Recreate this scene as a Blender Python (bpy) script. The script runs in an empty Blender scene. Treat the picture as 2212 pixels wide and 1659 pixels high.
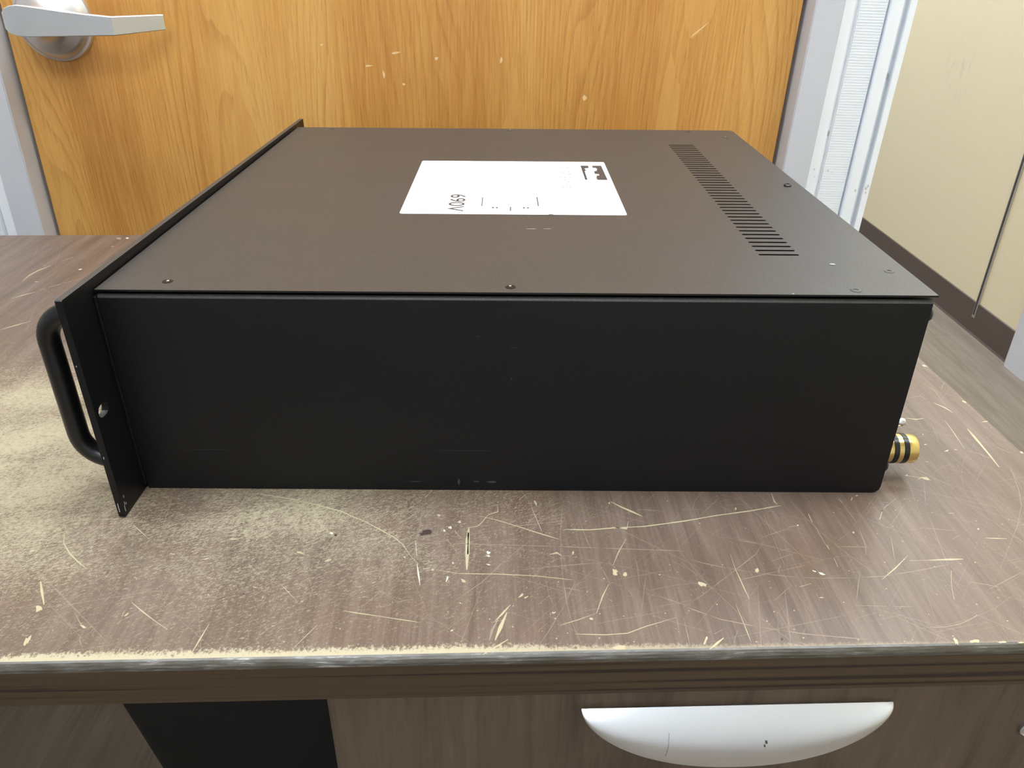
import bpy, bmesh, math, random
from mathutils import Matrix, Vector, Euler

scene = bpy.context.scene
COL = scene.collection
R = math.radians
DZ = 740.0          # desk top above the floor, mm; x/y/z below are mm with z = 0 on the desk top

def M(x, y, z):     # millimetres (desk top = 0) -> metres (floor = 0)
    return Vector((x / 1000, y / 1000, (z + DZ) / 1000))

# ------------------------------------------------------------------ camera
cam_data = bpy.data.cameras.new('camera')
cam_data.sensor_width = 36.0
cam_data.sensor_fit = 'HORIZONTAL'
cam_data.lens = 1671.04 / 2212 * 36.0
cam_data.clip_start = 0.01
cam = bpy.data.objects.new('camera', cam_data)
COL.objects.link(cam)
rot = Matrix.Rotation(R(-0.197), 4, 'Z') @ Matrix.Rotation(R(90 - 28.954), 4, 'X') @ Matrix.Rotation(R(0.494), 4, 'Z')
cam.matrix_world = Matrix.Translation(M(213.09, -368.0, 275.13)) @ rot
scene.camera = cam

# ------------------------------------------------------------------ light
scene.view_settings.view_transform = 'Standard'
scene.view_settings.look = 'None'
scene.view_settings.gamma = 1.0
scene.view_settings.use_curve_mapping = False
scene.view_settings.exposure = 0.0
world = bpy.data.worlds.new('world')
scene.world = world
world.use_nodes = True
world.node_tree.nodes['Background'].inputs[0].default_value = (0.75, 0.85, 1.0, 1)
world.node_tree.nodes['Background'].inputs[1].default_value = 0.25
LAMP_SPOTS = [(-500, 110), (900, 110), (200, -1900), (1000, 1250), (1000, 2150), (1000, 3050)]  # hall row has an extra unseen lamp, added to brighten the right wall
LAMP_STRENGTH = 16.0

# ------------------------------------------------------------------ helpers
def tag(o, label=None, cat=None, group=None, kind=None):
    if label: o['label'] = label
    if cat: o['category'] = cat
    if group: o['group'] = group
    if kind: o['kind'] = kind
    return o

def thing(name, label, cat, loc, rz=0.0, group=None):
    o = bpy.data.objects.new(name, None)
    o.empty_display_size = 0.05
    COL.objects.link(o)
    o.location = loc
    o.rotation_euler = (0, 0, rz)
    return tag(o, label, cat, group)

def obj(name, bm, mats, parent=None, smooth=False, kind=None, label=None):
    """link the bmesh (built in millimetres) as one mesh object"""
    bmesh.ops.recalc_face_normals(bm, faces=bm.faces)
    root = parent
    while root and root.parent: root = root.parent
    dz = 0 if (root and root.type == 'EMPTY') else DZ     # things are built from their own base, the setting from the desk-top level
    for v in bm.verts: v.co = Vector((v.co.x, v.co.y, v.co.z + dz)) / 1000
    me = bpy.data.meshes.new(name)
    if smooth:
        for f in bm.faces: f.smooth = True
    bm.to_mesh(me); bm.free()
    for m in (mats if isinstance(mats, (list, tuple)) else [mats]): me.materials.append(m)
    if smooth:
        me.set_sharp_from_angle(angle=R(40))
    o = bpy.data.objects.new(name, me)
    COL.objects.link(o)
    if parent: o.parent = parent
    if kind: o['kind'] = kind
    if label: o['label'] = label
    return o

def bm_new(): return bmesh.new()

def box(bm, x0, x1, y0, y1, z0, z1, bev=0.0, seg=2, mi=0):
    r = bmesh.ops.create_cube(bm, size=1.0)
    vs = r['verts']
    for v in vs:
        v.co = Vector(((x0 + x1) / 2 + v.co.x * (x1 - x0), (y0 + y1) / 2 + v.co.y * (y1 - y0), (z0 + z1) / 2 + v.co.z * (z1 - z0)))
    fs = set(f for v in vs for f in v.link_faces)
    if bev > 0:
        es = list(set(e for v in vs for e in v.link_edges))
        rr = bmesh.ops.bevel(bm, geom=es, offset=bev, segments=seg, affect='EDGES', profile=0.5)
        fs = set(f for f in fs if f.is_valid) | set(rr['faces'])
    for f in fs:
        if f.is_valid: f.material_index = mi
    return vs

def prism(bm, pts, axis, a, b, mi=0):
    """extrude a 2-D outline along an axis ('x','y','z') from a to b"""
    def P(p, t):
        if axis == 'x': return Vector((t, p[0], p[1]))
        if axis == 'y': return Vector((p[0], t, p[1]))
        return Vector((p[0], p[1], t))
    A = [bm.verts.new(P(p, a)) for p in pts]
    B = [bm.verts.new(P(p, b)) for p in pts]
    fs = [bm.faces.new(A), bm.faces.new(list(reversed(B)))]
    n = len(pts)
    for i in range(n):
        fs.append(bm.faces.new((A[i], A[(i + 1) % n], B[(i + 1) % n], B[i])))
    for f in fs: f.material_index = mi
    return fs

def lathe(bm, prof, origin, axis, seg=32, mi=0, caps=True):
    """prof: (radius, distance along axis)"""
    ax = Vector(axis).normalized()
    t = Vector((0, 0, 1)) if abs(ax.z) < .9 else Vector((1, 0, 0))
    u = ax.cross(t).normalized(); w = ax.cross(u)
    o = Vector(origin)
    rings = []
    for r, d in prof:
        rings.append([bm.verts.new(o + ax * d + (u * math.cos(2 * math.pi * i / seg) + w * math.sin(2 * math.pi * i / seg)) * max(r, 1e-3)) for i in range(seg)])
    for a, b in zip(rings[:-1], rings[1:]):
        for i in range(seg):
            f = bm.faces.new((a[i], a[(i + 1) % seg], b[(i + 1) % seg], b[i])); f.material_index = mi
    if caps:
        for rg in (rings[0], rings[-1]):
            f = bm.faces.new(rg); f.material_index = mi

def tube(bm, path, r, seg=16, flat=1.0, up=None, mi=0):
    path = [Vector(p) for p in path]
    rings = []
    for i, p in enumerate(path):
        d = (path[min(i + 1, len(path) - 1)] - path[max(i - 1, 0)]).normalized()
        u = Vector(up) if up else Vector((0, 1, 0))
        u = (u - d * u.dot(d)).normalized(); w = d.cross(u)
        rings.append([bm.verts.new(p + u * math.cos(2 * math.pi * k / seg) * r * flat + w * math.sin(2 * math.pi * k / seg) * r) for k in range(seg)])
    for a, b in zip(rings[:-1], rings[1:]):
        for k in range(seg):
            f = bm.faces.new((a[k], a[(k + 1) % seg], b[(k + 1) % seg], b[k])); f.material_index = mi
    bm.faces.new(rings[0]); bm.faces.new(rings[-1])

# ---- material helpers
class NT:
    def __init__(s, name):
        s.m = bpy.data.materials.new(name); s.m.use_nodes = True
        s.t = s.m.node_tree; s.n = s.t.nodes; s.b = s.n['Principled BSDF']
        s.co = None
    def node(s, typ, **kw):
        n = s.n.new(typ)
        for k, v in kw.items(): setattr(n, k, v)
        return n
    def link(s, a, b): s.t.links.new(a, b)
    def put(s, sock, v):
        if hasattr(v, 'links'): s.link(v, sock)
        else: sock.default_value = v
    def coord(s, scale=(1, 1, 1), loc=(0, 0, 0), rot=(0, 0, 0), vec=None):
        if vec is None:
            if s.co is None: s.co = s.node('ShaderNodeTexCoord').outputs['Object']
            vec = s.co
        mp = s.node('ShaderNodeMapping')
        s.link(vec, mp.inputs[0])
        mp.inputs['Scale'].default_value = scale; mp.inputs['Location'].default_value = loc; mp.inputs['Rotation'].default_value = rot
        return mp.outputs[0]
    def turned(s, deg, scale, loc=(0, 0, 0)):      # turn first, then stretch
        return s.coord(scale, loc, vec=s.coord(rot=(0, 0, R(deg))))
    def noise(s, vec, scale, detail=4, rough=0.55, dist=0.0, out='Fac'):
        n = s.node('ShaderNodeTexNoise'); s.link(vec, n.inputs['Vector'])
        n.inputs['Scale'].default_value = scale; n.inputs['Detail'].default_value = detail
        n.inputs['Roughness'].default_value = rough; n.inputs['Distortion'].default_value = dist
        return n.outputs[out]
    def math(s, op, a, b=None, c=None, clamp=False):
        n = s.node('ShaderNodeMath', operation=op, use_clamp=clamp)
        s.put(n.inputs[0], a)
        if b is not None: s.put(n.inputs[1], b)
        if c is not None: s.put(n.inputs[2], c)
        return n.outputs[0]
    def ramp(s, fac, stops, interp='LINEAR'):
        n = s.node('ShaderNodeValToRGB'); s.put(n.inputs[0], fac)
        cr = n.color_ramp; cr.interpolation = interp
        while len(cr.elements) < len(stops): cr.elements.new(0.5)
        for e, (p, c) in zip(cr.elements, stops):
            e.position = p; e.color = (c, c, c, 1) if not hasattr(c, '__len__') else (*c[:3], 1)
        return n.outputs[0]
    def mix(s, fac, a, b, blend='MIX'):
        n = s.node('ShaderNodeMix', data_type='RGBA', blend_type=blend)
        s.put(n.inputs[0], fac)
        for sock, v in ((n.inputs[6], a), (n.inputs[7], b)):
            s.put(sock, (*v[:3], 1) if isinstance(v, (tuple, list)) else v)
        return n.outputs[2]
    def bump(s, h, strength=0.3, dist=0.0005):
        n = s.node('ShaderNodeBump'); s.link(h, n.inputs['Height'])
        n.inputs['Strength'].default_value = strength; n.inputs['Distance'].default_value = dist
        s.link(n.outputs[0], s.b.inputs['Normal'])
    def fin(s, col, rough=0.5, metal=0.0, spec=0.5):
        s.put(s.b.inputs['Base Color'], (*col, 1) if isinstance(col, tuple) else col)
        s.put(s.b.inputs['Roughness'], rough)
        s.b.inputs['Metallic'].default_value = metal
        s.b.inputs['Specular IOR Level'].default_value = spec
        return s.m

def lin(r, g, b):   # 8-bit sRGB -> linear
    f = lambda c: c / 12.92 if c <= 0.04045 else ((c + 0.055) / 1.055) ** 2.4
    return (f(r / 255), f(g / 255), f(b / 255))

def plain(name, col, rough=0.5, metal=0.0, spec=0.5, bump=0.0, bscale=600, var=0.0):
    t = NT(name); v = t.coord()
    c = (*col, 1)
    if var:
        nz = t.noise(v, 8, 5)
        c = t.mix(t.ramp(nz, [(.3, 0.0), (.7, 1.0)]), tuple(k * (1 - var) for k in col), tuple(min(1, k * (1 + var)) for k in col))
    if bump: t.bump(t.noise(v, bscale, 2), bump, 0.0003)
    return t.fin(c if var else col, rough, metal, spec)

# ------------------------------------------------------------------ materials
def powder(name, col, rough, spec=.5):
    t = NT(name); v = t.coord()
    n = t.noise(v, 1400, 2, .6)
    big = t.noise(v, 14, 4)
    c = t.mix(t.ramp(n, [(.35, 0.0), (.75, 1.0)]), tuple(k * .6 for k in col), tuple(k * 1.6 for k in col))
    t.bump(n, .35, .0002)
    return t.fin(c, t.math('MULTIPLY_ADD', big, .08, rough - .04), 0, spec)
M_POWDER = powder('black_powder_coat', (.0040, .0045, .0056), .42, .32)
M_COAT_LIT = powder('black_coat_lit', (.042, .040, .038), .46, .7)  # same black coat, coloured lighter for the light falling from above
M_BLACK = plain('black_paint', (.0045, .005, .006), .32)
M_BLACK_ROUGH = plain('black_plastic', (.006, .006, .0068), .6, bump=.2)
M_INSIDE = plain('dark_interior', (.003, .003, .003), .9)
M_GOLD = plain('gold_plating', (.78, .62, .27), .2, 1.0)
M_STEEL = plain('bright_steel', (.72, .74, .78), .25, 1.0)
M_STICKER = plain('white_sticker_paper', (.80, .81, .83), .6)
M_INK = plain('dark_print', (.05, .042, .04), .6)
M_INK_FAINT = plain('faint_print', (.50, .50, .53), .6)
M_CHIP_GLINT = plain('metal_chip_or_glint', (.45, .47, .50), .4)
M_SCUFF = plain('grey_scuff', (.05, .053, .06), .6)
M_FRAME = plain('grey_steel_frame', lin(204, 205, 212), .42, bump=.05)
M_REVEAL = plain('grey_steel_reveal', lin(188, 184, 182), .45)
M_POST = plain('white_aluminium_post', (.90, .93, .97), .4)
M_BASE = plain('brown_vinyl_base', lin(82, 70, 64), .45, var=.08)
M_CEIL = plain('white_ceiling_tile', (.8, .8, .78), .9, bump=.4, bscale=120)
M_PAINT = plain('white_wall_paint', lin(216, 220, 226), .8, bump=.1)
M_SEAM = plain('dark_seam', (.05, .048, .05), .5)
M_BATTEN = plain('metal_batten', lin(170, 166, 160), .4, .4)
M_LAMP_FRAME = plain('white_lamp_frame', (.8, .8, .8), .4)

def m_lamp():
    m = bpy.data.materials.new('lit_diffuser'); m.use_nodes = True
    t = m.node_tree; t.nodes.clear()
    e = t.nodes.new('ShaderNodeEmission'); o = t.nodes.new('ShaderNodeOutputMaterial')
    e.inputs[0].default_value = (.88, .945, 1.0, 1); e.inputs[1].default_value = LAMP_STRENGTH
    t.links.new(e.outputs[0], o.inputs[0]); return m
M_DIFFUSER = m_lamp()

def m_handle():
    t = NT('brushed_nickel'); v = t.coord((3, 60, 300))
    n = t.noise(v, 6, 4)
    t.bump(n, .15, .0002)
    return t.fin(lin(222, 224, 228), t.math('MULTIPLY_ADD', n, .2, .28), .93)
M_NICKEL = m_handle()
def m_pull():
    t = NT('satin_silver'); v = t.coord((4, 4, 60))
    n = t.noise(v, 20, 4)
    return t.fin((.78, .80, .84), t.math('MULTIPLY_ADD', n, .1, .30), 1.0)
M_PULL = m_pull()

def m_wall():
    t = NT('beige_wall_vinyl'); v = t.coord()
    n = t.noise(v, 500, 3)
    c = t.mix(n, lin(216, 203, 168), lin(228, 217, 188))
    # a grey scuff at head height, as on the real panel
    d = t.node('ShaderNodeVectorMath', operation='DISTANCE'); t.link(v, d.inputs[0]); d.inputs[1].default_value = (1.645, 2.285, .715)
    sm = t.math('MULTIPLY', t.ramp(d.outputs['Value'], [(.0, 1.0), (.13, 0.0)]), t.ramp(t.noise(t.coord((1, 14, 5)), 3, 4), [(.5, 0.0), (.72, .32)]))
    c = t.mix(sm, c, lin(150, 140, 115))
    t.bump(n, .1, .0004)
    return t.fin(c, .7)
M_WALL = m_wall()

def m_floor():
    t = NT('grey_brown_vinyl_plank')
    g = t.noise(t.coord((9, .9, 1)), 3.5, 6, .65, .4)
    f = t.noise(t.coord((70, 3, 1)), 4, 4, .6)
    c = t.ramp(t.math('MULTIPLY_ADD', f, .35, t.math('MULTIPLY', g, .75)), [(.3, lin(92, 82, 72)), (.52, lin(114, 103, 91)), (.75, lin(132, 121, 108))])
    br = t.node('ShaderNodeTexBrick'); t.link(t.coord((1, 1, 1), rot=(0, 0, R(90))), br.inputs[0])
    br.inputs['Color1'].default_value = (1, 1, 1, 1); br.inputs['Color2'].default_value = (.95, .95, .95, 1); br.inputs['Mortar'].default_value = (.8, .78, .76, 1)
    br.inputs['Scale'].default_value = 1; br.inputs['Mortar Size'].default_value = .0012; br.inputs['Brick Width'].default_value = 1.2; br.inputs['Row Height'].default_value = .15
    c = t.mix(1.0, c, br.outputs[0], 'MULTIPLY')
    return t.fin(c, .5)
M_FLOOR = m_floor()

def m_oak():
    t = NT('honey_oak_veneer')
    # slow wander of the grain, then growth-ring bands along the height of the leaf
    wander = t.noise(t.coord((2.4, 1, .30), loc=(3.1, 0, 1.7)), 3.2, 1.5, .4)
    fine = t.noise(t.coord((14, 1, .9)), 4, 2, .4)
    sx = t.node('ShaderNodeSeparateXYZ'); t.link(t.coord(), sx.inputs[0])
    ring = t.math('ADD', t.math('MULTIPLY', sx.outputs[0], 130), t.math('ADD', t.math('MULTIPLY', wander, 34), t.math('MULTIPLY', fine, .7)))
    saw = t.math('FRACT', ring)
    dark = t.ramp(saw, [(.0, .0), (.60, .12), (.86, .75), (.95, .9), (1.0, .0)])
    amp = t.ramp(t.noise(t.coord((5, 1, .9), loc=(9, 0, 2)), 2.2, 3), [(.35, .15), (.62, 1.0)])
    dark = t.math('MULTIPLY', dark, amp)
    base = t.ramp(t.noise(t.coord((4.5, 1, .4), loc=(.4, 0, 0)), 2.4, 4, .6), [(.3, lin(190, 126, 56)), (.5, lin(210, 150, 74)), (.72, lin(224, 172, 96))])
    c = t.mix(t.math('MULTIPLY', dark, .6), base, lin(170, 108, 44))
    pores = t.ramp(t.noise(t.coord((420, 1, 16)), 2.2, 3, .7), [(.57, 0.0), (.70, 1.0)])
    c = t.mix(t.math('MULTIPLY', pores, .48), c, lin(140, 82, 30))
    flame = t.ramp(t.noise(t.coord((160, 1, 5)), 3, 2, .5), [(.4, 0.0), (.65, 1.0)])
    c = t.mix(t.math('MULTIPLY', flame, .22), c, lin(240, 196, 112))
    t.bump(pores, .15, .0003)
    return t.fin(c, .42)
M_OAK = m_oak()
def m_oak_pale():
    t = NT('pale_oak_figure')
    pores = t.ramp(t.noise(t.coord((420, 1, 16)), 2.2, 3, .7), [(.55, 0.0), (.70, 1.0)])
    n = t.noise(t.coord((60, 1, 4)), 3, 3)
    c = t.mix(n, lin(208, 148, 74), lin(222, 170, 94))
    c = t.mix(t.math('MULTIPLY', pores, .3), c, lin(150, 92, 36))
    return t.fin(c, .42)
M_OAK_PALE = m_oak_pale()
M_DOOR_CHIP = plain('pale_door_chip', lin(238, 205, 150), .6)

def m_desk():
    # object coordinates: x along the front edge, y into the depth, metres from the front edge line
    t = NT('worn_walnut_laminate'); co = t.coord()
    sp = t.node('ShaderNodeSeparateXYZ'); t.link(co, sp.inputs[0]); X, Y = sp.outputs[0], sp.outputs[1]
    g = t.noise(t.coord((22, 1.8, 1)), 4, 6, .66, .4)
    f = t.noise(t.coord((260, 9, 1)), 3, 4, .6)
    wood = t.ramp(t.math('MULTIPLY_ADD', f, .32, t.math('MULTIPLY', g, .72)), [(.30, WOOD[0]), (.5, WOOD[1]), (.72, WOOD[2])])
    blot = t.noise(t.coord((5, 5, 1), loc=(2, 5, 0)), 2, 4, .6)
    wood = t.mix(t.ramp(blot, [(.45, 0.0), (.75, .4)]), wood, WOOD[3])
    # rubbed-through haze: fine slanted streaks where hands and boxes slid, strongest left of the middle
    st = t.noise(t.turned(-24, (170, 520, 1)), 2.2, 6, .85)
    st2 = t.noise(t.turned(-38, (300, 1100, 1)), 2.2, 4, .85)
    cloud = t.noise(t.coord((6, 9, 1), loc=(1.3, .2, 0)), 1.6, 5, .65)
    def spot(cx, cy, rx, ry):
        dx = t.math('DIVIDE', t.math('SUBTRACT', X, cx), rx); dy = t.math('DIVIDE', t.math('SUBTRACT', Y, cy), ry)
        return t.math('SUBTRACT', 1.0, t.math('SQRT', t.math('ADD', t.math('MULTIPLY', dx, dx), t.math('MULTIPLY', dy, dy))), clamp=True)
    zone = t.math('MAXIMUM', t.math('MAXIMUM', spot(-.17, .16, .36, .23), t.math('MULTIPLY', spot(-.03, .10, .24, .13), .85)), t.math('MULTIPLY', spot(-.20, .24, .16, .12), .9))
    zone = t.math('MULTIPLY', zone, t.math('MULTIPLY_ADD', cloud, 1.5, -.1), clamp=True)
    s_all = t.math('MULTIPLY_ADD', st2, .5, t.math('MULTIPLY', st, .5))
    hz = t.math('MULTIPLY_ADD', zone, .34, t.math('MULTIPLY_ADD', t.math('SUBTRACT', s_all, .5), 1.5, .5))
    haze = t.ramp(hz, [(.615, 0.0), (.70, 1.0)])
    haze = t.math('MULTIPLY', haze, t.math('MULTIPLY_ADD', zone, .45, .45))
    # specks everywhere
    vor = t.node('ShaderNodeTexVoronoi'); t.link(t.coord((1, 1, 1)), vor.inputs['Vector']); vor.inputs['Scale'].default_value = 170
    spk = t.math('MULTIPLY', t.ramp(vor.outputs['Distance'], [(.04, 1.0), (.09, 0.0)]), t.ramp(cloud, [(.42, 0.0), (.6, .8)]))
    # the worn front edge
    en = t.noise(t.coord((1, .7, 1)), 620, 4, .8)
    en2 = t.noise(t.coord((1, .2, 1)), 30, 4, .6)
    fade = t.ramp(t.math('ADD', X, .5), [(.0, 1.0), (.58, 1.0), (.72, .5), (.85, .3), (1.0, .12)])
    ed = t.math('SUBTRACT', t.math('MULTIPLY', t.math('MULTIPLY_ADD', en2, .004, t.math('MULTIPLY_ADD', en, .016, -.0048)), fade), Y)
    edge = t.math('MULTIPLY', t.math('MULTIPLY', t.ramp(t.math('MULTIPLY_ADD', ed, 150, .25), [(.28, 0.0), (.62, 1.0)]), fade), .85)
    wear = t.math('MAXIMUM', t.math('MAXIMUM', haze, edge), spk)
    c = t.mix(wear, wood, CREAM)
    # faint criss-cross of hairline scratches
    hs = None
    for a, sc in ((25, 1.0), (-48, 1.3), (70, .8), (-12, 1.15), (41, .9), (-75, 1.1)):
        w = t.noise(t.turned(a, (7 * sc, 900 * sc, 1), (a, a * .3, 0)), 1.0, 2, .5)
        k = t.ramp(w, [(.695, 0.0), (.73, 1.0)])
        hs = k if hs is None else t.math('MAXIMUM', hs, k)
    c = t.mix(t.math('MULTIPLY', hs, .26), c, PALE)
    t.bump(t.math('ADD', f, wear), .08, .0002)
    return t.fin(c, t.math('MULTIPLY_ADD', wear, .12, DESK_ROUGH), 0, .5)
WOOD = [lin(74, 60, 51), lin(102, 85, 74), lin(124, 107, 96), lin(106, 80, 58)]
CREAM = lin(187, 177, 148); PALE = lin(160, 146, 134); DESK_ROUGH = .42
M_DESK = m_desk()
M_SCR = plain('cream_scratch', lin(178, 167, 136), .6)
M_SCR_W = plain('white_scratch', lin(204, 200, 188), .6)
M_SCR_P = plain('pale_scratch', lin(142, 127, 110), .5)
M_SCR_D = plain('dark_dent', lin(60, 46, 40), .5)

def m_edge():
    t = NT('dark_walnut_edge_band'); 
    g = t.noise(t.coord((1.3, 1, 260), loc=(0, 0, .3)), 1.6, 2, .5)
    c = t.ramp(g, [(.41, lin(38, 25, 20)), (.455, lin(66, 52, 36)), (.7, lin(76, 61, 43))])
    return t.fin(c, .45)
M_EDGE = m_edge()
def m_lip():
    t = NT('scuffed_edge_lip')
    g = t.noise(t.coord((25, 1, 500)), 3, 5, .7)
    k = t.noise(t.coord((8, 8, 8)), 3, 3)
    c = t.ramp(t.math('MULTIPLY_ADD', k, .5, t.math('MULTIPLY', g, .6)), [(.46, lin(62, 56, 46)), (.6, lin(90, 86, 80)), (.7, lin(165, 161, 158))])
    return t.fin(c, .35)
M_LIP = m_lip()
def m_drawer():
    t = NT('walnut_drawer_laminate')
    g = t.noise(t.coord((15, 1, 1.8), loc=(.7, 0, 0)), 3, 5, .6, .8)
    f = t.noise(t.coord((210, 1, 8)), 2.4, 4, .6)
    c = t.ramp(t.math('MULTIPLY_ADD', f, .3, t.math('MULTIPLY', g, .72)), [(.34, lin(58, 46, 38)), (.5, lin(85, 71, 59)), (.68, lin(100, 85, 71))])
    return t.fin(c, .45)
M_DRAWER = m_drawer()
M_BAND = plain('drawer_edge_band', lin(84, 76, 60), .45)

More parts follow.
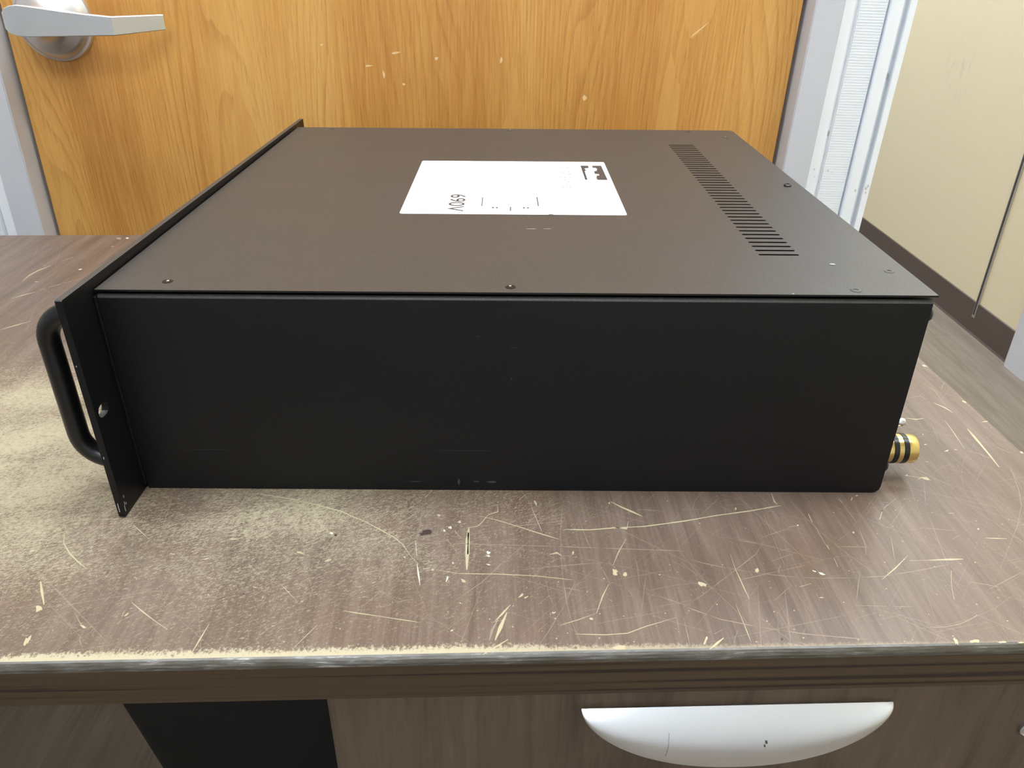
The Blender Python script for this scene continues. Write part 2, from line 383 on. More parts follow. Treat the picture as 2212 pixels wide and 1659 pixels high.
# outlines of the larger scratches and chips on the desk top, tenths of a millimetre in desk coordinates
MARKS = """c|-324,1212 -261,1194 -199,1178 -138,1161 -77,1146 -2,1116 72,1085 146,1054 218,1025 277,982 351,941 446,865 537,793 584,736 623,663 678,585|-324,1214 -262,1200 -200,1184 -139,1168 -78,1152 -2,1121 72,1092 146,1063 219,1033 278,990 352,946 447,872 539,798 586,740 625,665 679,587
c|-1254,875 -1219,791 -1150,708 -1082,647 -1003,587|-1252,875 -1215,793 -1147,715 -1081,654 -1003,589
p|-786,1166 -765,1058 -753,976 -740,903|-781,1163 -762,1057 -750,975 -735,901
c|-1200,506 -1163,434 -1104,345|-1195,507 -1150,437 -1100,346
p|-937,296 -873,214 -830,186|-936,297 -870,219 -830,188
p|-838,141 -831,112 -802,76|-836,140 -826,113 -801,76
c|-689,350 -614,286 -533,226 -456,172|-688,352 -612,292 -532,229 -455,174
c|-273,202 -289,110 -300,11|-271,201 -282,106 -298,10
c|0,461 47,405 95,352|0,462 49,408 96,353
c|235,185 206,139 179,93 153,48|236,184 209,137 181,91 154,47
p|-124,933 -83,984 -48,1054|-126,936 -88,991 -50,1057
p|-96,919 -36,958|-97,922 -37,960
c|16,1191 51,1053|17,1191 52,1053
p|-1348,982 -1363,1085 -1368,1170 -1364,1228|-1350,983 -1364,1085 -1369,1171 -1366,1229
p|-1271,818 -1218,827 -1167,841 -1111,901 -1046,942 -997,987|-1272,819 -1221,832 -1168,841 -1115,907 -1046,942 -998,988
c|-911,938 -846,876 -782,819|-910,940 -845,881 -782,820
c|-749,372 -696,390|-749,374 -697,391
c|-512,325 -488,350|-514,327 -490,352
c|-609,575 -564,546|-609,577 -564,548
c|80,902 128,849|81,904 129,851
c|105,929 142,862|106,930 143,863
p|-649,423 -588,420 -527,420|-649,424 -589,424 -528,421
c|-528,744 -449,724|-528,746 -449,726
p|-43,176 37,203|-43,178 37,205
p|-139,14 -126,68|-140,15 -127,68
p|-1459,1086 -1412,1105 -1364,1124 -1327,1175 -1287,1225 -1252,1276 -1217,1330|-1459,1088 -1414,1109 -1368,1130 -1329,1178 -1290,1229 -1255,1281 -1218,1332
p|-1315,1169 -1300,1254 -1286,1346 -1227,1377|-1316,1170 -1305,1259 -1290,1350 -1228,1379
p|-877,1073 -800,1002|-877,1075 -799,1005
p|-813,949 -793,1057|-815,951 -795,1059
p|-1278,732 -1232,771 -1188,816|-1279,733 -1236,777 -1190,817
c|-1104,328 -1099,321 -1093,310 -1103,308 -1108,301 -1117,297 -1122,313 -1125,318 -1129,324 -1136,337 -1127,341 -1117,336 -1110,334
c|-1058,116 -1055,104 -1061,106 -1062,90 -1069,92 -1076,104 -1079,121 -1082,138 -1072,133 -1071,142 -1066,155 -1060,142 -1057,126
c|-106,435 -110,434 -112,433 -119,436 -123,437 -128,439 -128,441 -131,443 -133,446 -125,444 -120,442 -117,441 -114,439
c|86,671 73,675 65,678 54,684 38,687 33,695 33,699 37,699 40,699 46,698 57,695 64,687 67,683
c|224,637 220,632 225,627 212,624 206,619 197,615 196,619 187,619 196,627 202,631 208,636 212,635 220,639
c|-603,695 -595,692 -602,690 -612,691 -618,693 -625,693 -628,695 -628,696 -626,698 -626,701 -615,698 -611,697 -596,698
c|-414,655 -410,653 -419,651 -422,648 -429,647 -436,647 -440,649 -438,652 -433,654 -431,655 -427,659 -419,659 -413,658
c|-312,806 -308,803 -314,801 -326,800 -338,800 -346,803 -353,806 -355,809 -344,810 -343,814 -329,814 -324,809 -305,810
c|-1343,740 -1344,735 -1350,733 -1348,727 -1355,730 -1360,725 -1363,728 -1361,733 -1361,735 -1362,739 -1358,741 -1353,743 -1347,743
c|-675,281 -676,277 -671,277 -677,271 -677,263 -680,265 -685,258 -687,260 -688,265 -685,272 -683,279 -679,279 -676,286
c|-331,394 -328,392 -330,390 -333,390 -336,390 -337,393 -338,394 -340,396 -339,397 -339,400 -336,399 -334,397 -332,396
c|140,336 138,335 135,335 135,332 131,332 130,335 127,336 127,337 127,339 130,339 133,339 136,339 140,338
c|-839,193 -839,192 -838,188 -846,189 -855,196 -861,201 -870,208 -870,211 -857,205 -858,211 -848,203 -842,199 -831,193
c|-549,538 -547,536 -552,538 -553,536 -556,539 -557,541 -560,543 -560,544 -559,545 -558,547 -554,544 -552,542 -550,540
w|198,839 196,836 195,832 190,834 186,838 183,839 177,843 180,846 179,851 183,854 189,851 194,848 197,844
d|220,827 224,821 219,819 218,813 213,819 208,818 206,824 206,830 208,834 211,834 213,840 216,835 221,833
d|-158,392 -158,391 -159,389 -159,386 -162,389 -165,388 -165,391 -167,394 -165,395 -165,398 -162,396 -160,396 -156,396
c|712,1222 671,1149|714,1219 674,1145
p|665,1147 663,998 661,851 652,700 648,558 640,446|666,1147 667,997 664,850 655,699 649,558 641,446
w|647,774 664,651|649,774 666,651
w|669,592 679,511 696,434|671,592 688,512 698,434
c|930,871 917,769 917,670 925,540|936,870 940,766 939,668 931,540
p|927,832 929,743 927,657|935,831 933,742 935,657
c|983,976 1091,931 1146,903 1201,875 1259,844 1316,813 1371,786 1426,762|983,978 1092,936 1147,908 1202,880 1260,850 1318,820 1373,792 1427,763
c|1093,1073 1093,1012 1039,985 1003,918 979,886 920,872|1094,1073 1097,1006 1040,981 1006,913 980,880 920,870
p|1443,1160 1394,1093 1348,1025 1294,955 1244,884|1443,1159 1396,1089 1348,1024 1297,951 1245,883
c|1359,643 1400,652 1423,632|1359,646 1402,663 1424,635
c|1144,292 1099,236 1068,189|1146,290 1106,227 1069,187
c|1124,242 1085,154 1065,71|1128,240 1102,144 1069,69
p|1086,209 1048,134 1039,71|1089,206 1059,128 1043,70
c|1050,178 1124,196|1050,180 1124,197
c|1127,75 1065,33 1010,-11|1128,72 1069,25 1011,-14
c|1745,1085 1798,1030 1851,986 1905,948|1747,1089 1803,1041 1857,999 1906,951
c|1220,1112 1263,1170|1219,1115 1262,1172
p|1524,584 1498,509 1472,437 1436,358 1404,280 1358,197 1315,116 1260,24|1525,583 1498,509 1473,437 1439,356 1404,280 1360,195 1317,114 1261,24
c|1783,761 1722,652 1680,551|1784,760 1726,649 1681,550
c|1642,423 1597,339 1554,226|1643,422 1602,336 1556,225
c|1555,226 1469,190 1419,172 1370,152|1555,225 1469,186 1420,168 1370,151
p|261,764 319,762 377,759 435,756 492,756 550,754 608,751 666,749 724,746 782,746 840,744 898,739 956,734 1014,731 1071,727 1129,725 1187,719 1245,716 1302,712 1360,709 1418,706 1473,699 1528,695 1584,691 1640,689 1695,682 1750,678 1805,674 1860,669 1916,666 1970,660 2025,657 2081,654|260,765 318,763 376,762 434,761 492,757 550,755 608,754 666,752 724,751 782,747 840,745 898,743 956,740 1014,736 1072,732 1129,726 1187,724 1245,719 1303,716 1360,712 1418,707 1474,705 1529,700 1585,696 1640,689 1695,687 1751,683 1806,678 1861,674 1916,669 1972,666 2026,661 2081,655
p|595,713 662,730 730,750 797,769 866,790 936,807 1005,828 1062,846 1118,862 1176,876 1232,884 1289,892 1347,902 1404,908 1462,918|595,714 661,734 729,753 797,772 866,790 935,812 1005,831 1062,846 1118,862 1176,880 1232,889 1289,897 1347,903 1404,913 1462,919
c|1455,845 1527,838 1599,836 1664,842 1729,848 1787,852 1844,856 1902,858 1961,868 2019,879 2078,889 2137,899 2199,914 2261,930 2323,943 2391,956 2460,967 2529,980 2593,996 2657,1010 2723,1028|1455,847 1528,847 1600,843 1665,850 1730,857 1787,859 1845,861 1903,865 1962,876 2020,885 2079,897 2139,908 2200,921 2262,935 2325,951 2393,962 2461,976 2530,988 2594,1002 2659,1019 2723,1030
c|768,543 828,526 888,511 953,507 1019,504 1084,502 1150,496 1215,490 1280,484 1340,473 1399,463 1459,453|768,544 828,530 888,514 953,512 1019,509 1085,507 1150,501 1216,494 1281,488 1341,477 1400,467 1459,455
p|813,263 860,308 908,353 957,399 1007,446 1049,501 1092,557 1135,616 1195,679 1255,747|813,264 860,309 907,355 955,403 1005,450 1047,504 1089,561 1135,617 1193,683 1254,748
c|339,270 390,256 440,245 491,235 547,223 603,209 659,197 715,187|339,271 390,262 440,250 491,239 547,226 603,214 659,202 715,188
p|1204,533 1257,538 1311,545 1364,551 1423,556 1482,562 1541,568 1600,575|1204,534 1257,541 1311,547 1365,554 1423,561 1482,567 1541,572 1600,576
p|1548,923 1559,830 1569,739 1590,659 1608,581 1631,488 1655,400|1549,924 1561,831 1573,741 1590,660 1609,582 1634,490 1655,400
p|1785,723 1797,643 1807,565 1800,479 1794,397|1786,723 1797,643 1809,566 1802,479 1795,397
p|1769,430 1826,379 1882,330 1936,296 1992,265|1769,430 1826,380 1882,331 1938,300 1992,266
c|1438,97 1485,93 1533,90 1581,87 1632,91 1683,94 1778,135 1827,151 1877,169 1928,186|1438,98 1486,97 1533,95 1581,92 1632,95 1683,99 1777,139 1827,155 1877,171 1928,187
p|216,1048 297,1093 377,1160|215,1051 294,1102 376,1162
p|491,847 544,906 600,962 655,1025|490,849 544,906 597,968 654,1027
p|844,409 795,326|845,408 795,325
p|601,161 595,77|601,161 596,77
c|856,845 892,787|858,847 893,788
c|1286,1039 1303,962 1330,835|1288,1040 1306,964 1332,836
c|1722,858 1801,838 1820,903|1722,861 1801,851 1818,904
p|334,820 317,709 296,636|336,819 320,706 298,635
p|346,519 400,526 454,536 504,548 554,559|346,520 399,533 452,543 503,552 553,561
p|410,397 452,427 494,460 537,491 601,519 665,545|410,398 451,431 494,461 536,494 601,519 665,546
p|578,320 626,327 674,338|578,321 625,332 674,339
p|681,650 758,647 835,647|681,651 758,651 835,648
p|1392,406 1452,386 1512,371|1392,407 1453,391 1512,372
p|1601,523 1673,580|1601,524 1673,581
p|1300,542 1342,683|1300,543 1341,684
p|1886,1012 1955,1001 2024,995|1886,1013 1956,1007 2025,996
p|1936,226 1928,142 1922,62|1937,226 1931,143 1922,63
c|1627,315 1640,299|1628,316 1641,301
p|578,906 520,856 464,805 409,756 350,709 293,660|578,904 522,851 466,802 411,753 352,704 294,659
p|253,979 293,1031 333,1089|252,981 290,1037 332,1090
p|669,604 629,553 590,504 552,454 515,406 479,362 445,318 412,274|669,603 629,552 591,501 553,453 516,406 481,359 447,315 412,273
p|988,856 1037,764 1063,678 1086,594|988,857 1040,766 1063,678 1086,594
c|1952,1082 2010,1147|1952,1083 2009,1148
w|1050,666 1050,662 1047,660 1043,655 1038,655 1033,659 1032,664 1028,670 1031,677 1037,680 1043,673 1047,673 1050,670
w|1048,638 1049,634 1044,635 1041,632 1037,635 1034,638 1029,641 1028,646 1036,645 1038,646 1043,649 1045,643 1046,640
w|1045,575 1050,571 1045,570 1039,570 1033,573 1033,576 1029,577 1025,580 1031,581 1035,580 1039,580 1044,579 1046,576
w|835,473 832,468 831,466 828,453 825,456 825,465 827,473 827,479 828,488 831,497 833,491 837,493 836,481
c|921,454 922,447 917,447 910,450 903,456 906,462 901,469 899,477 908,471 912,469 916,467 920,463 924,457
c|1209,360 1212,358 1206,352 1204,348 1199,342 1194,341 1187,337 1185,342 1193,350 1195,354 1199,360 1204,363 1207,362
c|1235,344 1229,339 1228,337 1224,335 1219,330 1216,331 1210,330 1216,336 1213,338 1218,341 1223,341 1228,346 1233,346
c|1692,500 1695,483 1685,479 1677,482 1672,488 1673,498 1676,506 1674,517 1679,530 1687,521 1694,524 1696,515 1702,508
c|1744,489 1742,476 1736,474 1734,469 1731,476 1727,472 1723,478 1724,491 1730,494 1731,503 1734,499 1738,503 1743,501
w|837,878 839,872 837,866 832,865 829,871 823,869 821,875 820,882 827,882 829,884 831,887 835,887 837,883
c|885,925 888,918 886,913 882,911 878,913 875,916 872,922 876,927 875,933 878,933 881,933 885,938 886,930
w|806,850 805,847 805,843 801,845 798,841 797,847 791,847 796,852 794,857 798,858 801,858 803,856 805,853
c|773,982 770,977 768,973 764,973 761,971 760,977 756,980 755,985 757,990 760,993 764,994 766,989 772,989
c|1490,653 1486,646 1482,639 1481,643 1480,646 1480,651 1481,656 1483,661 1486,665 1488,666 1491,668 1491,663 1491,659
c|609,643 606,640 607,636 603,635 600,638 596,637 597,642 597,644 594,650 600,647 601,647 606,650 604,645
c|1318,1089 1320,1076 1318,1070 1317,1065 1317,1049 1312,1067 1309,1077 1305,1088 1302,1103 1306,1104 1308,1102 1309,1115 1313,1095
w|1739,1076 1739,1073 1739,1066 1737,1068 1734,1067 1734,1070 1732,1073 1734,1077 1736,1080 1737,1084 1738,1080 1740,1081 1742,1080
w|858,593 858,589 858,583 856,585 854,583 853,588 853,592 852,595 853,598 854,599 855,601 856,599 857,598
d|733,843 731,832 723,821 703,821 689,813 671,811 673,824 658,830 682,838 679,853 698,859 718,861 729,853
c|874,138 872,135 872,132 869,129 865,128 861,128 857,128 860,132 861,134 864,135 865,140 869,140 872,139
c|1359,236 1358,234 1357,232 1354,228 1348,228 1344,227 1342,228 1338,228 1346,232 1345,235 1351,235 1357,239 1362,240
c|1531,185 1530,181 1526,183 1523,184 1520,184 1519,187 1516,191 1518,194 1521,197 1525,199 1529,196 1532,193 1535,188
w|904,307 903,305 902,305 901,304 900,303 899,304 898,306 898,309 899,310 900,310 901,311 902,310 903,309
c|1231,403 1231,402 1231,399 1229,400 1228,402 1228,403 1226,405 1226,406 1228,406 1229,408 1231,407 1232,405 1232,404
c|1529,371 1529,370 1529,367 1527,366 1526,366 1525,369 1523,370 1526,371 1525,374 1527,374 1528,373 1529,373 1531,373
c|1665,17 1657,12 1658,5 1644,3 1628,-1 1615,2 1605,8 1600,16 1622,21 1630,29 1645,24 1656,25 1660,20
c|763,544 759,541 758,537 754,535 750,539 748,541 746,543 744,546 747,548 750,548 753,552 757,550 762,548
c|2703,1146 2691,1063 2702,1039|2705,1148 2700,1069 2704,1041
c|2850,948 2844,873|2853,950 2847,875
p|2845,873 2846,799 2846,709 2852,636 2846,541 2844,506|2846,874 2851,802 2850,712 2852,636 2847,541 2845,506
c|2852,685 2851,648|2855,687 2854,649
c|2850,581 2844,517|2852,583 2847,518
p|3085,1131 3085,999 3088,921 3093,848 3073,756 3056,668 3026,596|3086,1132 3088,1001 3092,924 3093,848 3077,757 3060,669 3027,596
p|3433,1095 3309,998 3272,954|3433,1093 3310,992 3273,953
c|3293,982 3234,893|3295,980 3237,891
c|3248,592 3137,502 3033,421|3248,590 3139,495 3033,419
c|3237,552 3345,554|3238,554 3346,556
c|3337,553 3399,552 3462,551 3529,557|3339,557 3404,561 3469,564 3531,561
p|2103,587 2145,561 2208,539 2272,519 2321,504 2371,492 2420,479 2470,468 2520,457 2570,448 2622,445 2673,438 2724,434 2777,433 2830,433 2884,434 2938,437 2991,437 3046,440 3104,452 3161,461 3218,472 3276,482 3360,503 3446,526|2103,588 2147,565 2210,544 2272,520 2323,508 2371,493 2421,480 2471,471 2522,462 2571,451 2622,445 2674,441 2725,436 2778,436 2831,436 2884,435 2938,437 2993,442 3047,443 3104,453 3162,465 3220,475 3278,487 3362,507 3446,527
c|2313,624 2307,506 2309,432 2311,361 2317,299|2314,625 2310,508 2314,435 2316,364 2318,299
c|2240,269 2241,149 2241,86 2242,27|2241,270 2244,150 2245,88 2243,27
p|2521,719 2448,623 2377,566 2308,509 2254,464 2200,421 2148,378 2097,337 2037,293 1978,251|2521,718 2449,620 2378,561 2309,505 2254,462 2201,418 2149,377 2098,334 2037,292 1978,250
p|1994,255 2041,224 2090,199 2137,170 2194,152 2250,134 2307,119 2358,105 2409,95 2459,81 2510,69 2556,63 2602,56 2648,50 2694,42 2740,37 2786,31|1994,256 2044,230 2091,199 2139,174 2196,157 2253,139 2307,119 2360,109 2410,95 2461,85 2512,74 2558,66 2604,60 2650,53 2696,47 2741,40 2787,32
p|1963,156 1958,75 1955,-2|1964,157 1962,76 1956,-2
c|2596,376 2663,399|2596,379 2664,401
p|2557,390 2495,338 2436,286|2557,389 2496,335 2436,285
c|2040,-11 2086,20 2124,56|2039,-7 2082,32 2122,59
p|2085,81 2131,105|2084,83 2131,107
c|3740,721 3796,714 3855,712|3741,723 3800,721 3856,714
p|3946,776 4027,881 4111,991 4188,1138 4236,1261 4284,1390|3945,776 4025,882 4108,991 4184,1137 4232,1260 4283,1390
c|3577,1305 3669,1279|3578,1308 3671,1282
p|3232,753 3193,646 3159,545|3233,753 3198,647 3160,545
p|3005,596 2963,515 2921,436 2881,360 2844,286|3006,596 2963,515 2923,436 2884,359 2845,286
p|3531,333 3626,378 3723,426 3794,460|3531,334 3627,382 3724,430 3794,461
p|2379,1103 2305,1026 2233,950|2380,1101 2306,1023 2233,948
c|2697,836 2753,848|2698,838 2754,850
p|2525,756 2613,790 2704,830|2525,757 2614,796 2704,831
p|2322,760 2378,740 2433,718 2490,700|2322,762 2379,741 2436,723 2490,701
p|2513,566 2589,595 2666,628|2513,567 2589,599 2666,629
p|2409,296 2422,234 2433,173 2446,115|2410,297 2422,235 2435,175 2446,116
p|2294,428 2350,442 2406,457 2463,473 2520,490 2582,505 2644,520 2707,538 2770,554|2294,429 2350,446 2407,461 2463,477 2520,491 2583,508 2645,524 2707,538 2770,555
p|2900,672 2961,667 3022,664 3085,663 3147,660|2900,673 2962,671 3024,668 3085,663 3147,661
p|2819,245 2875,241 2931,237 2989,235 3044,230 3102,228|2819,246 2876,243 2933,240 2989,235 3046,234 3102,229
p|2330,53 2322,119 2316,217|2329,52 2322,119 2315,217
p|2593,210 2608,292|2592,210 2607,292
p|3723,1368 3660,1231 3599,1100 3543,975|3724,1369 3661,1231 3602,1100 3544,976
p|3674,1385 3708,1330 3745,1279 3779,1225 3814,1175|3675,1387 3712,1334 3746,1279 3781,1228 3815,1176
p|3435,813 3501,802 3568,792 3636,782|3435,814 3503,805 3570,794 3636,783
p|2140,1006 2246,1003|2141,1008 2247,1005
p|2407,1035 2518,1047|2407,1037 2518,1049
p|2623,1009 2704,1036|2623,1011 2704,1038
w|3076,1086 3085,1042|3077,1087 3087,1044
c|3145,1063 3166,1091|3144,1064 3165,1093
c|2428,501 2424,493 2420,488 2416,487 2411,479 2411,488 2403,488 2409,498 2408,510 2416,508 2420,514 2426,518 2427,509
c|2126,398 2127,388 2112,396 2103,390 2095,400 2092,407 2090,414 2093,418 2095,426 2106,422 2116,419 2125,412 2134,403
w|2755,458 2748,460 2745,457 2738,460 2731,465 2731,471 2729,476 2729,480 2736,477 2741,476 2747,473 2750,468 2757,462
c|2041,44 2036,36 2029,24 2025,21 2019,17 2022,28 2031,43 2036,53 2043,65 2048,68 2051,70 2049,62 2050,57
c|3203,20 3200,7 3195,-3 3190,-12 3187,-2 3180,-9 3184,7 3186,15 3185,24 3190,27 3193,31 3198,36 3197,24
c|3303,11 3298,6 3294,-1 3276,3 3262,-1 3252,1 3256,5 3253,8 3260,12 3271,15 3285,19 3298,18 3304,15
c|3422,-1 3421,-4 3411,-5 3402,-4 3391,-6 3387,-3 3376,-1 3390,1 3390,4 3400,4 3409,6 3421,5 3425,2
d|2398,43 2397,39 2392,39 2388,33 2386,37 2383,38 2386,42 2387,45 2388,47 2390,51 2393,49 2398,51 2396,46
c|2457,1007 2456,1000 2452,997 2449,993 2447,995 2446,998 2449,1006 2449,1009 2451,1012 2453,1016 2456,1019 2458,1017 2456,1010
c|3044,782 3042,780 3040,775 3036,774 3036,779 3034,781 3034,784 3032,789 3038,787 3041,791 3046,792 3044,787 3048,785
w|2759,852 2759,848 2756,847 2755,847 2752,844 2752,848 2751,850 2753,853 2755,858 2757,858 2758,856 2759,855 2762,856
w|3750,797 3748,794 3745,792 3743,793 3740,792 3740,793 3742,797 3742,799 3744,802 3747,802 3750,804 3748,800 3750,799
c|3707,1262 3701,1257 3693,1252 3684,1259 3675,1264 3671,1272 3668,1280 3674,1286 3683,1286 3691,1284 3703,1286 3704,1276 3712,1268
c|2685,300 2689,298 2680,298 2676,297 2672,298 2664,298 2663,300 2668,302 2671,303 2673,305 2679,304 2682,303 2683,302
p|3688,937 3684,934 3677,932 3667,934 3658,933 3657,935 3648,937 3655,939 3659,941 3664,943 3671,941 3683,943 3679,939
w|2718,482 2718,479 2714,481 2711,482 2706,484 2704,487 2702,491 2703,494 2706,495 2712,489 2715,489 2718,486 2718,484
c|3512,128 3508,127 3507,124 3505,126 3503,125 3501,126 3500,127 3503,129 3504,131 3506,131 3508,131 3509,130 3509,129
c|3512,-5 3512,-8 3500,-8 3494,-9 3487,-9 3474,-9 3478,-5 3475,-2 3487,-2 3491,2 3498,-2 3504,-2 3514,-2
c|-3386,4608 -3393,4756 -3375,4880 -3320,5033|-3390,4612 -3406,4774 -3388,4901 -3324,5039
c|-3273,5161 -3213,5286|-3276,5167 -3216,5291
c|-3265,4174 -3185,4266 -3127,4331|-3267,4177 -3194,4281 -3130,4335
c|-3113,4378 -3076,4413|-3115,4382 -3078,4417
c|-3054,4447 -2991,4527|-3057,4453 -2995,4532
c|-2972,4553 -2917,4602|-2975,4557 -2919,4606
c|-2906,4613 -2864,4678|-2908,4617 -2867,4682
c|-3003,3506 -2920,3583 -2838,3680|-3006,3510 -2929,3596 -2841,3684
p|-2663,3239 -2672,3404|-2665,3241 -2675,3406
p|-2817,3256 -2740,3255|-2819,3260 -2743,3259
c|-3410,5048 -3359,5014|-3413,5055 -3362,5020
p|-3264,3993 -3197,4144|-3266,3995 -3199,4147
w|-2970,4934 -2970,4924 -2969,4915 -2972,4907 -2980,4910 -2987,4905 -2995,4911 -3002,4921 -2992,4929 -2995,4937 -2988,4938 -2984,4938 -2977,4939
w|-2890,5895 -2898,5889 -2891,5875 -2898,5871 -2909,5870 -2919,5880 -2921,5892 -2931,5900 -2928,5908 -2920,5909 -2917,5918 -2908,5908 -2896,5906
c|-3221,4593 -3229,4589 -3237,4588 -3238,4583 -3248,4588 -3254,4590 -3269,4591 -3261,4594 -3259,4597 -3256,4600 -3248,4602 -3241,4598 -3234,4596
p|-2973,5875 -2965,5862 -2958,5840 -2976,5841 -2996,5850 -3020,5860 -3014,5882 -3027,5895 -3036,5915 -3018,5912 -3008,5928 -2988,5899 -2959,5892
c|-2939,5614 -2939,5609 -2939,5603 -2948,5605 -2954,5607 -2959,5608 -2966,5612 -2970,5618 -2966,5622 -2964,5626 -2956,5626 -2949,5625 -2947,5618
c|4254,1822 4237,1717 4230,1622 4218,1490 4206,1376|4259,1826 4257,1733 4246,1635 4231,1500 4211,1379
c|4159,1931 4132,1758 4104,1585|4161,1933 4138,1762 4106,1587
c|4203,2167 4245,2094 4268,2031|4206,2170 4254,2106 4271,2034
c|4432,2459 4360,2364|4433,2458 4361,2363
c|3863,1955 3918,1963|3865,1959 3920,1966
c|3918,1963 3962,1942 4029,1960|3920,1967 3968,1954 4031,1964
c|3737,1515 3762,1476|3739,1517 3763,1478
c|3638,1265 3673,1276 3710,1249|3639,1268 3679,1286 3713,1252
p|3606,1348 3677,1295|3607,1350 3678,1297
p|4267,2453 4300,2348 4280,2207 4262,2072|4269,2455 4305,2352 4284,2210 4264,2073
p|4053,2240 4157,2263 4180,2209|4054,2241 4161,2270 4181,2211
p|3816,1753 3938,1775|3816,1755 3939,1776
p|4253,1879 4251,1709|4254,1880 4252,1710
p|4265,1355 4239,1253 4216,1156|4267,1356 4243,1255 4217,1157
p|4308,1627 4340,1573 4375,1524|4309,1628 4344,1578 4376,1525
p|3413,1071 3291,991|3413,1069 3290,990
p|3089,1123 3089,1040|3090,1124 3090,1041
p|4046,1896 4006,1761 3970,1634|4048,1896 4009,1763 3971,1635
p|3633,1317 3623,1218 3613,1121|3634,1318 3623,1218 3614,1122
p|4092,1563 4154,1538 4191,1493 4230,1451|4093,1565 4157,1542 4195,1498 4231,1452
c|4436,2166 4434,2154 4429,2162 4425,2165 4424,2172 4416,2179 4423,2185 4424,2198 4431,2196 4437,2191 4440,2184 4443,2176 4442,2167
c|4441,2710 4429,2718 4424,2719 4414,2713 4410,2726 4407,2737 4410,2745 4418,2743 4421,2748 4428,2754 4432,2741 4439,2734 4438,2724
c|3991,1569 3987,1565 3983,1562 3977,1556 3971,1557 3962,1554 3958,1555 3957,1558 3970,1564 3974,1569 3984,1574 3992,1576 3995,1573
c|4451,1917 4448,1913 4439,1908 4427,1905 4421,1906 4415,1906 4403,1903 4405,1907 4415,1912 4422,1917 4432,1917 4441,1919 4445,1918
c|4051,1576 4050,1573 4044,1573 4041,1573 4037,1572 4032,1572 4030,1575 4038,1577 4038,1579 4041,1580 4046,1582 4048,1580 4049,1578
c|4456,1526 4451,1524 4446,1523 4442,1526 4439,1531 4441,1538 4442,1543 4447,1546 4450,1548 4455,1549 4459,1545 4460,1538 4457,1532
p|3794,1437 3791,1436 3788,1437 3783,1437 3780,1442 3776,1448 3777,1452 3782,1450 3783,1453 3787,1451 3793,1450 3795,1444 3794,1441
c|3157,1078 3152,1070 3149,1068 3145,1064 3147,1070 3148,1073 3150,1078 3155,1084 3160,1092 3165,1098 3168,1100 3164,1091 3162,1085
c|3210,1116 3206,1111 3202,1107 3197,1105 3194,1105 3187,1101 3191,1107 3187,1107 3192,1111 3194,1115 3199,1117 3203,1117 3205,1116
w|3924,1758 3925,1755 3921,1755 3918,1753 3918,1756 3917,1757 3916,1757 3916,1759 3916,1762 3920,1760 3923,1762 3926,1762 3925,1759
w|3884,1639 3882,1638 3878,1638 3875,1635 3871,1636 3870,1638 3866,1639 3868,1641 3870,1643 3875,1643 3879,1643 3885,1644 3887,1642
w|3596,1306 3593,1303 3591,1300 3589,1300 3587,1299 3585,1300 3587,1305 3589,1308 3591,1311 3593,1312 3595,1312 3594,1309 3598,1310"""

# ------------------------------------------------------------------ planar plates with holes
def plate(bm, outline, holes, to3, t0, t1, mi=0):
    """flat plate with through holes; to3(u, v, t) -> Vector; t0/t1 the two faces"""
    loops = [outline] + holes
    caps = []
    for t in (t0, t1):
        rings = []; es = []
        for lp in loops:
            vs = [bm.verts.new(to3(u, v, t)) for u, v in lp]
            rings.append(vs)
            es += [bm.edges.new((vs[i], vs[(i + 1) % len(vs)])) for i in range(len(vs))]
        r = bmesh.ops.triangle_fill(bm, use_beauty=True, use_dissolve=False, edges=es)
        for g in r['geom']:
            if isinstance(g, bmesh.types.BMFace): g.material_index = mi
        caps.append(rings)
    for ra, rb in zip(caps[0], caps[1]):
        n = len(ra)
        for i in range(n):
            f = bm.faces.new((ra[i], ra[(i + 1) % n], rb[(i + 1) % n], rb[i])); f.material_index = mi

def capsule(cu, cv, lu, lv, n=5):
    """rounded slot outline; the longer side carries the half-round ends"""
    r = min(lu, lv) / 2; pts = []
    if lu >= lv:
        for s, c in ((1, cu + lu / 2 - r), (-1, cu - lu / 2 + r)):
            for i in range(n + 1):
                a = -math.pi / 2 + math.pi * i / n
                pts.append((c + s * r * math.cos(a), cv + s * r * math.sin(a)))
    else:
        for s, c in ((1, cv + lv / 2 - r), (-1, cv - lv / 2 + r)):
            for i in range(n + 1):
                a = math.pi * i / n
                pts.append((cu + s * r * math.cos(a), c + s * r * math.sin(a)))
    return pts

def rrect(x0, x1, y0, y1, r, n=4):
    pts = []
    for cx, cy, a0 in ((x1 - r, y1 - r, 0), (x0 + r, y1 - r, 90), (x0 + r, y0 + r, 180), (x1 - r, y0 + r, 270)):
        for i in range(n + 1):
            a = R(a0 + 90 * i / n); pts.append((cx + r * math.cos(a), cy + r * math.sin(a)))
    return pts

def flat(bm, pts, z, mi):
    f = bm.faces.new([bm.verts.new((x, y, z)) for x, y in pts]); f.material_index = mi
    f.normal_update()
    if f.normal.z < 0: f.normal_flip()
    return f

